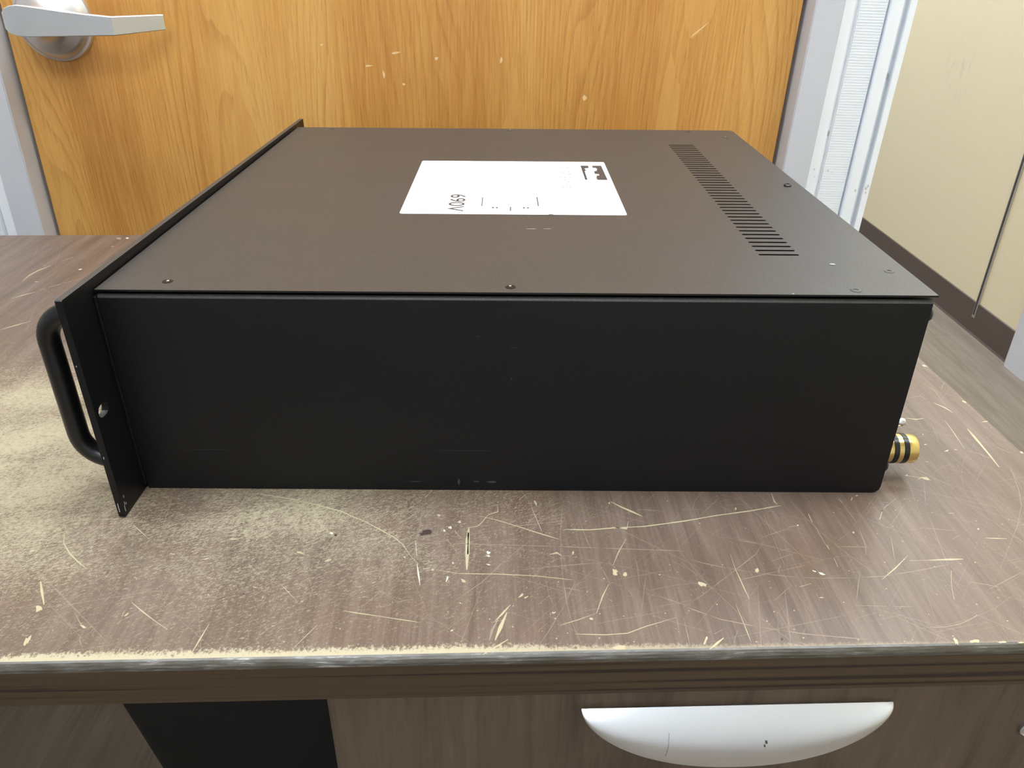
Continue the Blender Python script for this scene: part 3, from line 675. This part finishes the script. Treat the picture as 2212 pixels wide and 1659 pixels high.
# ================================================================== THE ROOM
bm = bm_new(); box(bm, -2600, 1745, -2600, 3700, -DZ - 50, -DZ); obj('floor', bm, M_FLOOR, kind='structure')
bm = bm_new(); box(bm, -2600, 1745, -2600, 3700, 1910, 1960); obj('ceiling', bm, M_CEIL, kind='structure')
bm = bm_new(); box(bm, 1645, 1745, -2600, 3700, -DZ, 1910); obj('wall_right', bm, M_WALL, kind='structure')
bm = bm_new(); box(bm, -2600, -2500, -2500, 3600, -DZ, 1910); obj('wall_left', bm, M_PAINT, kind='structure')
bm = bm_new(); box(bm, -2500, 1645, -2600, -2500, -DZ, 1910); obj('wall_front', bm, M_PAINT, kind='structure')
bm = bm_new(); box(bm, -2500, 1645, 3600, 3700, -DZ, 1910); obj('wall_far', bm, M_PAINT, kind='structure')
# the partition that holds the door: left of the left post, and over the door
bm = bm_new()
box(bm, -2500, -500, 590, 690, -DZ, 1910)
box(bm, -500, 690, 590, 690, 1430, 1910)
obj('wall_back', bm, M_WALL, kind='structure')
bm = bm_new(); prism(bm, [(1645, -DZ), (1639, -DZ), (1642, -DZ + 6), (1642, -645), (1645, -643)], 'y', 1607, 3600); obj('baseboard_right', bm, M_BASE, kind='structure')

# door, frame and end posts of the partition (they lean by a degree and a half, as in the photo)
LEAN = Matrix.Translation(M(85, 600, 100)) @ Matrix.Rotation(R(1.4), 4, 'Y') @ Matrix.Translation(-M(85, 600, 100))
bm = bm_new(); box(bm, -366, 536.5, 600, 644, -732, 1372, .8)
def inlay(pts):
    n = len(pts)
    f = bm.faces.new([bm.verts.new((x, 599.9, z)) for x, z in pts]); f.material_index = 1
def chip(x, z, w, h, a):
    f = bm.faces.new([bm.verts.new((x + w * r * math.cos(t + 0) * math.cos(a) - h * r * math.sin(t) * math.sin(a), 599.85, z + w * r * math.cos(t) * math.sin(a) + h * r * math.sin(t) * math.cos(a)))
                      for t, r in ((0, 1), (1, .7), (2, 1.1), (3.1, .9), (4.2, 1), (5.2, .75))])
    f.material_index = 2
inlay([(216, 168), (219, 155), (221, 135), (223, 112), (222, 60), (198, 60), (202, 95), (207, 110), (211, 135), (213, 158)])
inlay([(395, 189), (401, 172), (404, 160), (410, 151), (412, 120), (411, 60), (383, 60), (387, 100), (388, 130), (391, 165)])
inlay([(403, 250), (404.5, 226), (409, 214), (413, 203), (417, 201.5), (424, 207), (431, 216), (437, 226), (441, 250)])
inlay([(-114, 163), (-109, 140), (-106, 116), (-100, 90), (-92, 20), (-84, -60), (-118, -60), (-121, 20), (-120, 90), (-117, 125)])
for a in ((77, 176, 6, 1.4, .2), (45, 161, 5, 1.2, .1), (124, 171.5, 2.5, 2, .6), (299, 133.5, 3, 3.5, 0), (199, 172, 1.6, 4, -.2), (62, 152, 1.4, 5, .1), (85, 142, 2, 1.6, 0), (-8, 182, 2, 1.2, .3), (424, 211, 14, .8, .72)): chip(*a)
door = obj('door_1', bm, [M_OAK, M_OAK_PALE, M_DOOR_CHIP], kind='structure')
door.matrix_world = LEAN
# lever handle
bm = bm_new()
lathe(bm, [(44, 0), (44, 3.5), (43, 5.5), (40.5, 6.5), (40, 7), (39, 10), (34, 14), (26, 19), (19, 25), (16, 33), (15, 45)], (-308.5, 600, 198.5), (0, -1, 0), 48)
rose = obj('handle_rose', bm, M_NICKEL, door, smooth=True)
bm = bm_new()
# blade: plan view (x, y) outline of the bar, tapering in height towards the tip
st = [(-318.5, 544, 15.5), (-322, 540, 14.8), (-322, 536, 14.8), (-316, 531, 16.8), (-300, 530.5, 17.2), (-280, 531, 15.5), (-250, 532.5, 12.5), (-225, 533.5, 10.2), (-209, 534, 9.3)]
front = [(-327, 211, 3.5, 537), (-325, 211, 8.5, 533.5), (-321, 211, 12, 531.5), (-314, 211, 14.5, 530.5), (-305, 211, 15.4, 530), (-290, 210.2, 14.6, 530), (-262, 208.6, 12.4, 530.5), (-235, 207.4, 10.6, 531), (-210, 206.6, 9.3, 531.5), (-192, 207.2, 8.6, 548), (-170, 208, 7.8, 570)]
ring_prev = None
rings = []
for i, (x, zc, h, y) in enumerate(front):
    a = front[max(0, i - 1)]; b = front[min(len(front) - 1, i + 1)]
    d = Vector((b[0] - a[0], b[3] - a[3], 0)).normalized(); nrm = Vector((-d.y, d.x, 0)) * 9
    if i >= 9: nrm = Vector((-d.y, d.x, 0)) * 8
    P = Vector((x - 2.6, y, zc - 9.3 + (x + 306) * .0244)); ring = []
    for du, dz in ((0, h - .8), (.09, h), (.91, h), (1, h - .8), (1, -h + .8), (.91, -h), (.09, -h), (0, -h + .8)):
        ring.append(bm.verts.new(P + nrm * du + Vector((0, 0, dz))))
    rings.append(ring)
for a, b in zip(rings[:-1], rings[1:]):
    for k in range(8): bm.faces.new((a[k], a[(k + 1) % 8], b[(k + 1) % 8], b[k]))
bm.faces.new(rings[0]); bm.faces.new(rings[-1])
lathe(bm, [(13.5, 0), (13.5, 25)], (-308.5, 538, 198.5), (0, 1, 0), 32)
lever = obj('lever_handle', bm, M_NICKEL, door, smooth=True)

# steel door frame: two jambs and the head, rebated around the door
bm = bm_new()
prism(bm, [(-371, 655), (-371, 574.5), (-405, 574.5), (-405, 655)], 'z', -752, 1410)
prism(bm, [(541.5, 655), (541.5, 573.5), (574, 573.5), (574, 655)], 'z', -726, 1410)
box(bm, -371, 541.5, 574, 655, 1376, 1410)
bmesh.ops.bevel(bm, geom=[e for e in bm.edges if abs(e.verts[0].co.z - e.verts[1].co.z) > 100], offset=1.2, segments=2, affect='EDGES')
for f in bm.faces:
    f.normal_update()
obj('trim_1', bm, M_FRAME, kind='structure').matrix_world = LEAN

def post(name, flip, z0):
    # plan profile of the extruded post, x from the frame outward
    prof = [(0, 680), (0, 579), (1.5, 577.5), (12.5, 577.5), (14, 579), (14, 588), (19, 588), (19, 584), (51, 584), (51, 588), (53, 588), (53, 579), (54, 577.5), (65.5, 577.5), (67, 579), (67, 589), (73, 589), (73, 577), (80, 577), (80, 680)]
    b = bm_new()
    if flip: prism(b, [(-405 - x, y) for x, y in prof], 'z', z0, 1900)
    else: prism(b, [(574 + x, y) for x, y in prof], 'z', z0, 1890)
    o = obj(name, b, M_POST, kind='structure'); o.matrix_world = LEAN
    b = bm_new()     # ribbed insert
    x0, x1 = ((-405 - 50, -405 - 20) if flip else (594, 624))
    z = -80.0
    box(b, x0, x1, 582.5, 584, z0 + 5, z)
    while z < 330:
        box(b, x0, x1, 582.3, 584, z, z + 2.2); box(b, x0, x1, 582.9, 584, z + 2.2, z + 3); z += 3
    box(b, x0, x1, 582.5, 584, z, 1880)
    obj('ribbed_insert', b, M_POST, o)
    return o
post_r = post('trim_2', False, -725)
post_l = post('trim_3', True, -753)
def post_screw(x, z, y):
    b = bm_new(); lathe(b, [(3.6, 0), (3.6, 1.2), (2.6, 2.2), (1.1, 2.3), (1.0, 1.2), (0, 1.2)], (x, y, z), (0, -1, 0), 14); obj('screw', b, M_STEEL, post_r, smooth=True)
post_screw(644, 171, 588); post_screw(590.5, 105, 588)
bm = bm_new()
for x, z, a in ((581, 64, .8), (583.5, 55, .5), (600, 62, .9), (605, 60, .5), (637, 40, 1.1), (651, 46, 1.3), (650, 38, 1.0), (649, 43, 1.2)):
    y = 577.3 if x < 587 or 627 < x < 640 else (582.2 if x < 625 else 576.8)
    f = bm.faces.new([bm.verts.new((x + a * math.cos(t) * 1.2, y, z + a * 1.6 * math.sin(t))) for t in (0, 1.1, 2, 3, 4.1, 5.3)])
obj('scuff', bm, plain('post_scuff', lin(206, 204, 206), .6), post_r)

# metal battens over the seams of the right wall, and the steel jamb at its near end
bm = bm_new()
prism(bm, [(1645, 1815), (1640.5, 1815), (1639.5, 1817), (1640.5, 1818.5), (1640.5, 1825.5), (1639.5, 1827), (1640.5, 1829), (1645, 1829)], 'z', -690, 1900)
obj('trim_4', bm, M_BATTEN, kind='structure')
bm = bm_new(); box(bm, 1638.6, 1641.0, 1818.7, 1825.3, -680, 1900); obj('seam_gap', bm, M_SEAM, bpy.data.objects['trim_4'])
bm = bm_new()
prism(bm, [(1645, 1607), (1634, 1607), (1632, 1605), (1632, 1601), (1637, 1600), (1637, 1597), (1628, 1596), (1626, 1594), (1626, 1500), (1645, 1500)], 'z', -DZ, 1400)
obj('trim_5', bm, M_FRAME, kind='structure')

# ceiling lights
def ceiling_light(x, y):
    t = thing('ceiling_light', 'unseen white recessed panel lamp in the ceiling', 'ceiling light', M(x, y, 1910), 0, 'panel lamps in the ceiling')
    b = bm_new()
    plate(b, [(-610, -310), (610, -310), (610, 310), (-610, 310)], [[(-585, -285), (585, -285), (585, 285), (-585, 285)]], lambda u, v, q: Vector((u, v, q)), -12, 0)
    obj('lamp_frame', b, M_LAMP_FRAME, t)
    b = bm_new(); box(b, -585, 585, -285, 285, -6, -2); obj('diffuser', b, M_DIFFUSER, t)
for x, y in LAMP_SPOTS: ceiling_light(x, y)

# ================================================================== THE DESK
TH = R(1.87)
DESK_LOC = M(100.8, -124.5, -DZ)
desk = thing('desk', 'worn brown walnut laminate desk with scratched top and dark front edge', 'desk', DESK_LOC, TH)
U0, U1, V1 = -1000.0, 444.8, 600.0
bm = bm_new()
box(bm, U0, U1, 0, V1, DZ - 25.5, DZ)
for f in bm.faces:
    f.normal_update(); f.material_index = 0 if f.normal.z > .5 else 1
Z_MARK = DZ + .05
MI = {'c': 2, 'w': 3, 'p': 4, 'd': 5}
def dec(s): return [tuple(int(k) / 10 for k in q.split(',')) for q in s.split()]
for row in MARKS.strip().split('\n'):
    p = row.split('|'); mi = MI[p[0]]; A = dec(p[1])
    if len(p) == 3:
        B = dec(p[2]); va = [bm.verts.new((x, y, Z_MARK)) for x, y in A]; vb = [bm.verts.new((x, y, Z_MARK)) for x, y in B]
        for i in range(len(A) - 1):
            f = bm.faces.new((va[i], va[i + 1], vb[i + 1], vb[i])); f.material_index = mi
    else:
        f = flat(bm, A, Z_MARK + .02, mi)
rng = random.Random(11)
def hair(u, v, a, ln, w, mi):       # a short stray scratch
    d = Vector((math.cos(a), math.sin(a))); n = Vector((-d.y, d.x)); bend = rng.uniform(-.08, .08) * ln
    P = [Vector((u, v)) + d * ln * t + n * bend * 4 * t * (1 - t) for t in (0, .25, .5, .75, 1)]
    P = [q for q in P if U0 < q.x < U1 - 1 and 1 < q.y < V1 - 1]
    if len(P) < 2: return
    L = [bm.verts.new((*(q + n * w / 2), Z_MARK - .02)) for q in P]; Q = [bm.verts.new((*(q - n * w / 2), Z_MARK - .02)) for q in P]
    for i in range(len(P) - 1):
        f = bm.faces.new((L[i], L[i + 1], Q[i + 1], Q[i])); f.material_index = mi
for i in range(230):
    u = rng.uniform(-430, 440); v = rng.uniform(2, 130) if rng.random() < .75 else rng.uniform(130, 560)
    a = rng.choice((rng.gauss(.55, .35), rng.gauss(.55, .35), rng.gauss(1.6, .5), rng.uniform(0, 3.14)))
    hair(u, v, a, rng.expovariate(1 / 16) + 3, rng.uniform(.08, .2), 4 if rng.random() < .9 else 2)
for i in range(260):
    u = rng.uniform(-330, 440); v = rng.uniform(2, 128); r = rng.uniform(.12, .36)
    q = [(u + r * rng.uniform(.6, 1.6) * math.cos(t), v + r * rng.uniform(.6, 1.6) * math.sin(t)) for t in (0, 1.3, 2.6, 3.9, 5.2)]
    flat(bm, q, Z_MARK - .01, 2 if rng.random() < .7 else 4)
obj('tabletop', bm, [M_DESK, M_EDGE, M_SCR, M_SCR_W, M_SCR_P, M_SCR_D], desk)
bm = bm_new()
prism(bm, [(0, DZ), (-1.0, DZ - .3), (-2.0, DZ - 1.2), (-2.8, DZ - 2.6), (-3.1, DZ - 4.2), (-3.1, DZ - 25.0), (-2.6, DZ - 25.5), (0, DZ - 25.5)], 'x', U0, U1)
for f in bm.faces:
    c = f.calc_center_median(); f.material_index = 1 if (c.z > DZ - 4.0 and c.y > -3.05) else 0
obj('edge_band', bm, [M_EDGE, M_LIP], desk)
bm = bm_new(); box(bm, U0, U0 + 25, 15, V1 - 15, 0, DZ - 25.5, .6); obj('leg_panel', bm, M_DRAWER, desk)

cab = thing('drawer_cabinet', 'brown walnut drawer cabinet under the right end of the desk', 'cabinet', DESK_LOC, TH)
bm = bm_new()
box(bm, 27, 444, 22, 560, 0, DZ - 26, .5)
box(bm, 27, 444, 3, 22, 20, DZ - 215, 1.5)
obj('cabinet_body', bm, M_DRAWER, cab)
bm = bm_new(); box(bm, 26.8, 444, 2, 21.5, DZ - 211, DZ - 29, 2.2, 2)
for f in bm.faces:
    f.normal_update(); f.material_index = 0 if f.normal.y < -.9 else 1
drawer = obj('drawer', bm, [M_DRAWER, M_BAND], cab)
bm = bm_new()   # half-moon bow pull
u0, u1, zt, drop, depth = 147.8, 299.6, DZ - 40.0, 31.0, 11.5
NU, NV = 64, 14
grid = []
for i in range(NU + 1):
    s = -1 + 2 * i / NU
    s = math.sin(s * math.pi / 2) if abs(s) > .0 else 0
    k = max(0.0, 1 - abs(s) ** 2.2) ** .7
    u = (u0 + u1) / 2 + s * (u1 - u0) / 2
    col = []
    for j in range(NV + 1):
        t = j / NV
        dp = depth * (k ** .55) * math.sin(min(1, t * 1.0) * math.pi * .60) / 1.0 + 1.5
        col.append(bm.verts.new((u, 2 - dp, zt - drop * (.04 + .96 * k) * t)))
    grid.append(col)
for i in range(NU):
    for j in range(NV):
        bm.faces.new((grid[i][j], grid[i + 1][j], grid[i + 1][j + 1], grid[i][j + 1]))
bmesh.ops.recalc_face_normals(bm, faces=bm.faces)
bm.faces.ensure_lookup_table()
if sum(f.normal.y for f in bm.faces) > 0: bmesh.ops.reverse_faces(bm, faces=bm.faces)
bmesh.ops.solidify(bm, geom=list(bm.faces), thickness=1.6)
def on_pull(s, t, out):
    k = max(0.0, 1 - abs(s) ** 2.2) ** .7
    return (u0 + (u1 - u0) * (s + 1) / 2, 2 - depth * k ** .55 * math.sin(t * math.pi * .60) - 1.5 - out, zt - drop * (.04 + .96 * k) * t)
for A, B, w in (((-.448, .36), (-.452, .60), .0022), ((-.452, .60), (-.466, .80), .0022), ((.172, .47), (.176, .515), .014), ((.163, .53), (.165, .57), .009)):
    q = [bm.verts.new(on_pull(s, t, .25)) for s, t in ((A[0] - w / 2, A[1]), (A[0] + w / 2, A[1]), (B[0] + w / 2, B[1]), (B[0] - w / 2, B[1]))]
    if A[0] > 0: q = q[:4]
    f = bm.faces.new(q); f.material_index = 1
pull = obj('drawer_pull', bm, [M_PULL, M_SEAM], drawer, smooth=True, label='silver half-moon drawer pull')
bm = bm_new()
lathe(bm, [(5.2, 0), (5.2, 2.2), (4.6, 2.8), (4.2, 2.2), (0, 2.2)], (375.0, 2.2, DZ - 62.5), (0, -1, 0), 24)
obj('lock', bm, M_STEEL, drawer, smooth=True)

# waste bin in the knee space
binn = thing('waste_bin', 'black tapered waste bin standing in the shade under the desk', 'bin', M(-62, 310, -DZ))
bm = bm_new()
def rr3(hx, hy, r, z): return [(x, y, z) for x, y in rrect(-hx, hx, -hy, hy, r, 5)]
secs = [rr3(124, 84, 25, 0), rr3(126, 86, 26, 3), rr3(166, 120, 30, 374), rr3(170, 124, 32, 376), rr3(170, 124, 32, 382), rr3(163, 117, 29, 382), rr3(123, 83, 24, 6)]
rg = [[bm.verts.new(q) for q in s] for s in secs]
for a, b in zip(rg[:-1], rg[1:]):
    n = len(a)
    for i in range(n): bm.faces.new((a[i], a[(i + 1) % n], b[(i + 1) % n], b[i]))
bm.faces.new(rg[0]); bm.faces.new(rg[-1])
obj('bin_body', bm, M_BLACK_ROUGH, binn, smooth=True)

# ================================================================== THE RACK UNIT
L, W, H, E = 431.06, 427.49, 124.86, 27.57
amp = thing('rack_amplifier', 'black rack-mount amplifier with a front handle and a white sticker on its vented lid', 'amplifier', M(0, 0, 0))
bm = bm_new(); box(bm, .8, L - 1.5, 1.2, W - 1.2, 0, H - 6.5, .3); obj('chassis', bm, [M_INSIDE], amp)
def side(y0, y1):
    b = bm_new(); r = 4.5
    pts = [(1.6, 0), (L - r, 0)] + [(L - r + r * math.sin(R(a)), r - r * math.cos(R(a))) for a in (30, 60, 90)] + [(L - .4, H - 2.8), (1.6, H - 2.8)]
    prism(b, pts, 'y', y0, y1)
    top = [e for e in b.edges if all(v.co.z > H - 4 for v in e.verts) and abs(e.verts[0].co.x - e.verts[1].co.x) > 100]
    bmesh.ops.bevel(b, geom=top, offset=2.4, segments=6, affect='EDGES', profile=.5)
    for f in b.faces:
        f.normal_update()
        if abs(f.normal.x) < .1 and f.calc_center_median().z > H - 6 and .25 < abs(f.normal.y) < .97: f.material_index = 2   # lighter coat paints a highlight along the fold
    return b
b = side(0, 9)
# rubbed marks on the near side
def blotch(cx, cz, rx, rz, n=10, seed=1, mi=1):
    g = random.Random(seed)
    f = b.faces.new([b.verts.new((cx + rx * g.uniform(.6, 1.1) * math.cos(2 * math.pi * i / n), -.05, cz + rz * g.uniform(.6, 1.1) * math.sin(2 * math.pi * i / n))) for i in range(n)]); f.material_index = mi
for a in ((183.8, 6, .9, 2.4), (194, 6.3, 2.2, .5), (203, 6.1, 3.4, .8), (158, 6, 6, .25), (40, 27.4, 16, .12), (187, 28, 22, .12), (215, 93.5, 2.4, .12), (196, 100, .4, .4), (214, 75, .5, .6)): blotch(*a)
obj('side_panel', b, [M_POWDER, M_SCUFF, M_COAT_LIT], amp, smooth=True)
obj('side_panel', side(W - 9, W), [M_POWDER, M_SCUFF, M_COAT_LIT], amp)
bm = bm_new(); box(bm, L - 1.5, L, 2, W - 2, 2, H - 3, .3); rear = obj('rear_panel', bm, M_POWDER, amp)
for y, z in ((5, 112.5), (5, 16.8)):
    b = bm_new(); lathe(b, [(4.2, 0), (4.2, .8), (3.4, 2.2), (1.8, 2.9), (0, 3.0)], (L, y, z), (1, 0, 0), 18); obj('screw', b, M_BLACK, rear, smooth=True)
# lid with slotted vent
slots = [capsule(368.4, 60.4 + 7.42 * i, 23.6, 2.3) for i in range(41)]
ol = [(1.0, 0), (L + 1.2, 0)] + [(L + 1.2 - 5 + 5 * math.cos(R(a)), W - 5 + 5 * math.sin(R(a))) for a in (0, 30, 60, 90)] + [(1.0, W)]
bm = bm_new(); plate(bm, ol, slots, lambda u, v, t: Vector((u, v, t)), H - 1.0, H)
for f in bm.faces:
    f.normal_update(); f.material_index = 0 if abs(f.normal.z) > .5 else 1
lid = obj('lid', bm, [M_COAT_LIT, M_BLACK], amp)
LID_SCREWS = [(33.8, 11.8), (213.2, 7.5), (392.2, 6.5), (421.5, 34.8), (421.5, 214.9), (418, 393.4), (387.8, 420), (211.8, 420), (37, 420)]
for i, (x, y) in enumerate(LID_SCREWS):
    b = bm_new()
    hh = 1.6 if i == 4 else .35
    lathe(b, [(2.9, -.1), (2.8, hh * .6), (2.1, hh), (1.3, hh), (.9, -.3), (0, -.3)], (x, y, H), (0, 0, 1), 18)
    obj('screw', b, M_BLACK if i in (0, 1, 4) else M_COAT_LIT, lid, smooth=True)
# worn spots on the lid, and glints painted pale at the screws
for cx, cy, rx, ry in ((393.7, 44.4, 1.8, 1.0), (226, 105.5, 4, .35), (358, 1.0, .6, .5), (213, 8.2, .8, .8), (211.8, 420.4, 1.2, 1.0), (34, 12, .8, 1.0), (236, 106, 3, .3) ,(418, 393.6, 1.0, .8)):
    bm = bm_new(); flat(bm, [(cx + rx * math.cos(t), cy + ry * math.sin(t)) for t in (0, 1.1, 2.1, 3.2, 4.3, 5.3)], H + .4 if ry > .7 else H + .05, 0)
    obj('paint_chip_or_glint', bm, M_CHIP_GLINT, lid)
# sticker
sx = lambda x, y, z: Vector((x, y, z))
bm = bm_new()
SK = [(138.9, 288.2), (290.6, 287.2), (290.4, 135.6), (139.4, 136.6)]
flat(bm, rrect(139.0, 290.5, 136.0, 287.7, 2.2), H + .12, 0)
ZP = H + .16
flat(bm, [(269.9, 274.4), (286.9, 274.4), (287.3, 228.3), (270.1, 228.3)], ZP, 1)
flat(bm, [(276.1, 274.4), (279.4, 274.4), (279.3, 266.7), (281.7, 266.8), (282.5, 263.0), (281.5, 257.0), (279.3, 255.4), (279.2, 247.0), (282.3, 246.3), (282.3, 242.4), (280.1, 241.3), (279.2, 234.5), (279.5, 228.3), (271.8, 228.3), (271.9, 255.9), (273.5, 258.6), (272.2, 264.2), (276.2, 266.6)], ZP + .03, 0)
def stroke(p, q, w, mi):
    p, q = Vector(p), Vector(q); d = (q - p).normalized(); n = Vector((-d.y, d.x)) * w / 2
    flat(bm, [tuple(p + n), tuple(q + n), tuple(q - n), tuple(p - n)], ZP, mi)
for p, q, w, mi in (((193.0, 177.5), (193.1, 154.8), .7, 1), ((231.6, 178.6), (231.9, 155.8), .8, 1), ((212.8, 154.0), (212.8, 144.0), .8, 1),
                    ((214.1, 176.0), (214.3, 171.4), .6, 2), ((143.9, 276.6), (144.6, 264.2), .3, 2), ((151.5, 276.9), (152.0, 264.5), .4, 2), ((159.8, 280.3), (160.1, 270.1), .3, 2),
                    ((177.2, 203.1), (177.7, 192.1), .3, 2), ((199.3, 200.6), (199.4, 192.8), .4, 2), ((213.4, 201.0), (213.4, 193.2), .4, 2), ((225.5, 200.7), (225.8, 193.5), .4, 2), ((193, 153), (232, 152.6), .12, 2), ((193, 180), (232, 180), .1, 2)): stroke(p, q, w, mi)
for cx in (202.2, 223.3):      # little bow-tie symbols of the wiring diagram
    flat(bm, [(cx - 2, 153.5), (cx, 151.3), (cx - 2, 149.2)], ZP, 1); flat(bm, [(cx + 2, 153.5), (cx, 151.2), (cx + 2, 149.2)], ZP, 1)
for x, y in [(251.4, 273.1), (255.2, 273.2), (258.7, 273.4), (251.4, 265.4), (255.1, 266.7), (258.8, 266.8), (251.2, 252.7), (254.9, 250.9), (258.6, 261.1), (258.8, 252.9), (259.0, 245.3), (251.6, 236.1), (255.2, 234.8), (259.0, 235.0), (251.6, 228.5), (254.3, 227.9), (257.0, 228.7), (256.9, 221.9), (251.9, 213.4), (254.5, 213.5), (257.2, 213.6), (251.8, 205.9), (254.6, 206.7), (257.1, 206.1), (200.4, 161.9), (221.4, 161.9), (208.9, 152.5), (195.0, 152.1), (230.1, 153.1), (216.2, 152.7), (211.6, 141.9), (214.4, 142.0), (236.8, 176.7), (236.9, 170.0), (236.9, 162.9), (242.4, 176.8), (242.3, 170.1), (242.8, 146.7), (209.7, 233.4), (231.3, 250.2), (232.4, 241.9)]:
    flat(bm, [(x - .45, y - .8), (x + .45, y - .8), (x + .45, y + .8), (x - .45, y + .8)], ZP, 1 if x > 250 else 2)
flat(bm, [(237.5, 135.6), (239.1, 137.4), (241.0, 136.9), (242.0, 134.4), (240.0, 133.1), (237.8, 133.3)], ZP, 3)
# printed model number, read from the rear edge towards the front
fc = bpy.data.curves.new('number_text', 'FONT'); fc.body = '690V'; fc.size = 1.0; fc.offset = .006
fo = bpy.data.objects.new('number_text', fc); COL.objects.link(fo)
dg = bpy.context.evaluated_depsgraph_get(); tm = bpy.data.meshes.new_from_object(fo.evaluated_get(dg))
xs = [v.co.x for v in tm.vertices]; ys = [v.co.y for v in tm.vertices]
kx = 41.8 / (max(xs) - min(xs)); ky = 11.2 / (max(ys) - min(ys))
tb = bmesh.new(); tb.from_mesh(tm)
vmap = {}
for v in tb.verts: vmap[v.index] = bm.verts.new((170.0 + (v.co.y - min(ys)) * ky, 184.0 - (v.co.x - min(xs)) * kx, ZP))
for f in tb.faces:
    nf = bm.faces.new([vmap[v.index] for v in f.verts]); nf.material_index = 1
tb.free(); bpy.data.objects.remove(fo); bpy.data.curves.remove(fc); bpy.data.meshes.remove(tm)
obj('sticker', bm, [M_STICKER, M_INK, M_INK_FAINT, M_COAT_LIT], amp, label='white printed sticker with a dark logo')
# front panel with rack ears
bm = bm_new()
holes = [capsule(-19.3, 65.3, 10.5, 7.0), capsule(W + 19.3, 65.3, 10.5, 7.0)]
fo_ = [(-27.5, .9), (-27.0, .4), (W + 27.0, .4), (W + 27.5, .9), (W + 27.5, 127.6), (W + 27.0, 128.1), (-27.0, 130.3), (-27.5, 129.8)]
plate(bm, fo_, holes, lambda u, v, t: Vector((t, u, v)), -3.6, 0)
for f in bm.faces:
    f.normal_update(); f.material_index = 1 if abs(f.normal.z) > .7 else 0  # top and bottom edges take the lighter coat, lit look painted in
panel = obj('front_panel', bm, [M_POWDER, M_COAT_LIT], amp)
for p in ((-27.55, 8.0, 1.8), (-27.55, 5.2, 1.2), (-27.55, 40, .7), (-27.55, 95, .4)):
    bm = bm_new(); f = bm.faces.new([bm.verts.new((-2.4 + dx, p[0], p[1] + dz * p[2])) for dx, dz in ((-.3, -1), (.2, -1.1), (.4, .9), (0, 1.2))]); obj('paint_chip_or_glint', bm, M_CHIP_GLINT, panel)
for (y, z, a) in ((-25.8, 5, 1.8), (-25, 8, 1.1), (-24, 12, .8), (-23.5, 7, .7)):
    bm = bm_new(); f = bm.faces.new([bm.verts.new((.06, y + dy * .3, z + dz * a)) for dy, dz in ((-1, -1), (1, -1), (1.2, 1), (-.4, 1.2))]); obj('paint_chip_or_glint', bm, M_CHIP_GLINT, panel)
bm = bm_new(); box(bm, 0, 1.6, -1.9, W + 1.9, 4, H - 3.5, .25); obj('mounting_flange', bm, M_POWDER, amp)
def grip(yc):
    b = bm_new(); r = 17.0; X = -31.2; z0, z1 = 20.0, 111.5
    path = [(-3.0, yc, z0), (X + r, yc, z0)]
    path += [(X + r - r * math.sin(R(a)), yc, z0 + r - r * math.cos(R(a))) for a in range(10, 91, 10)]
    path += [(X, yc, z0 + r + (z1 - z0 - 2 * r) * k / 6) for k in range(1, 6)]
    path += [(X + r - r * math.cos(R(a)), yc, z1 - r + r * math.sin(R(a))) for a in range(0, 91, 10)] + [(-3.0, yc, z1)]
    tube(b, path, 5.6, 18, flat=1.0, up=(0, 1, 0))
    obj('handle', b, M_BLACK, panel, smooth=True)
grip(2.0)
# connectors on the rear panel
bm = bm_new()
lathe(bm, [(10.5, 0), (10.5, 2), (9.0, 2.2), (9.0, 10.4), (8.2, 10.5), (8.2, 13.5), (9.0, 13.6), (9.0, 16.4), (8.2, 16.5), (8.2, 19.5), (9.0, 19.6), (9.0, 24.2), (8.3, 25.4), (5.5, 25.8), (5.2, 22), (0, 22)], (L, 22, 17), (1, 0, 0), 36)
jack = obj('output_terminal', bm, M_GOLD, rear, smooth=True, label='gold terminal post')
for d in (10.5, 16.5):
    b = bm_new(); lathe(b, [(8.0, d), (9.15, d + .2), (9.15, d + 2.8), (8.0, d + 3)], (L, 22, 17), (1, 0, 0), 36, caps=False); obj('insulator_ring', b, M_BLACK, jack, smooth=True)
bm = bm_new()
lathe(bm, [(4.5, 0), (4.5, 4), (2.2, 4.2), (1.6, 8), (2.0, 12), (2.6, 14.2), (2.2, 15.6), (1.2, 16.2), (0, 16.3)], (L, 22, 35.5), (1, 0, 0), 20)
obj('toggle_switch', bm, M_STEEL, rear, smooth=True, label='silver toggle switch')
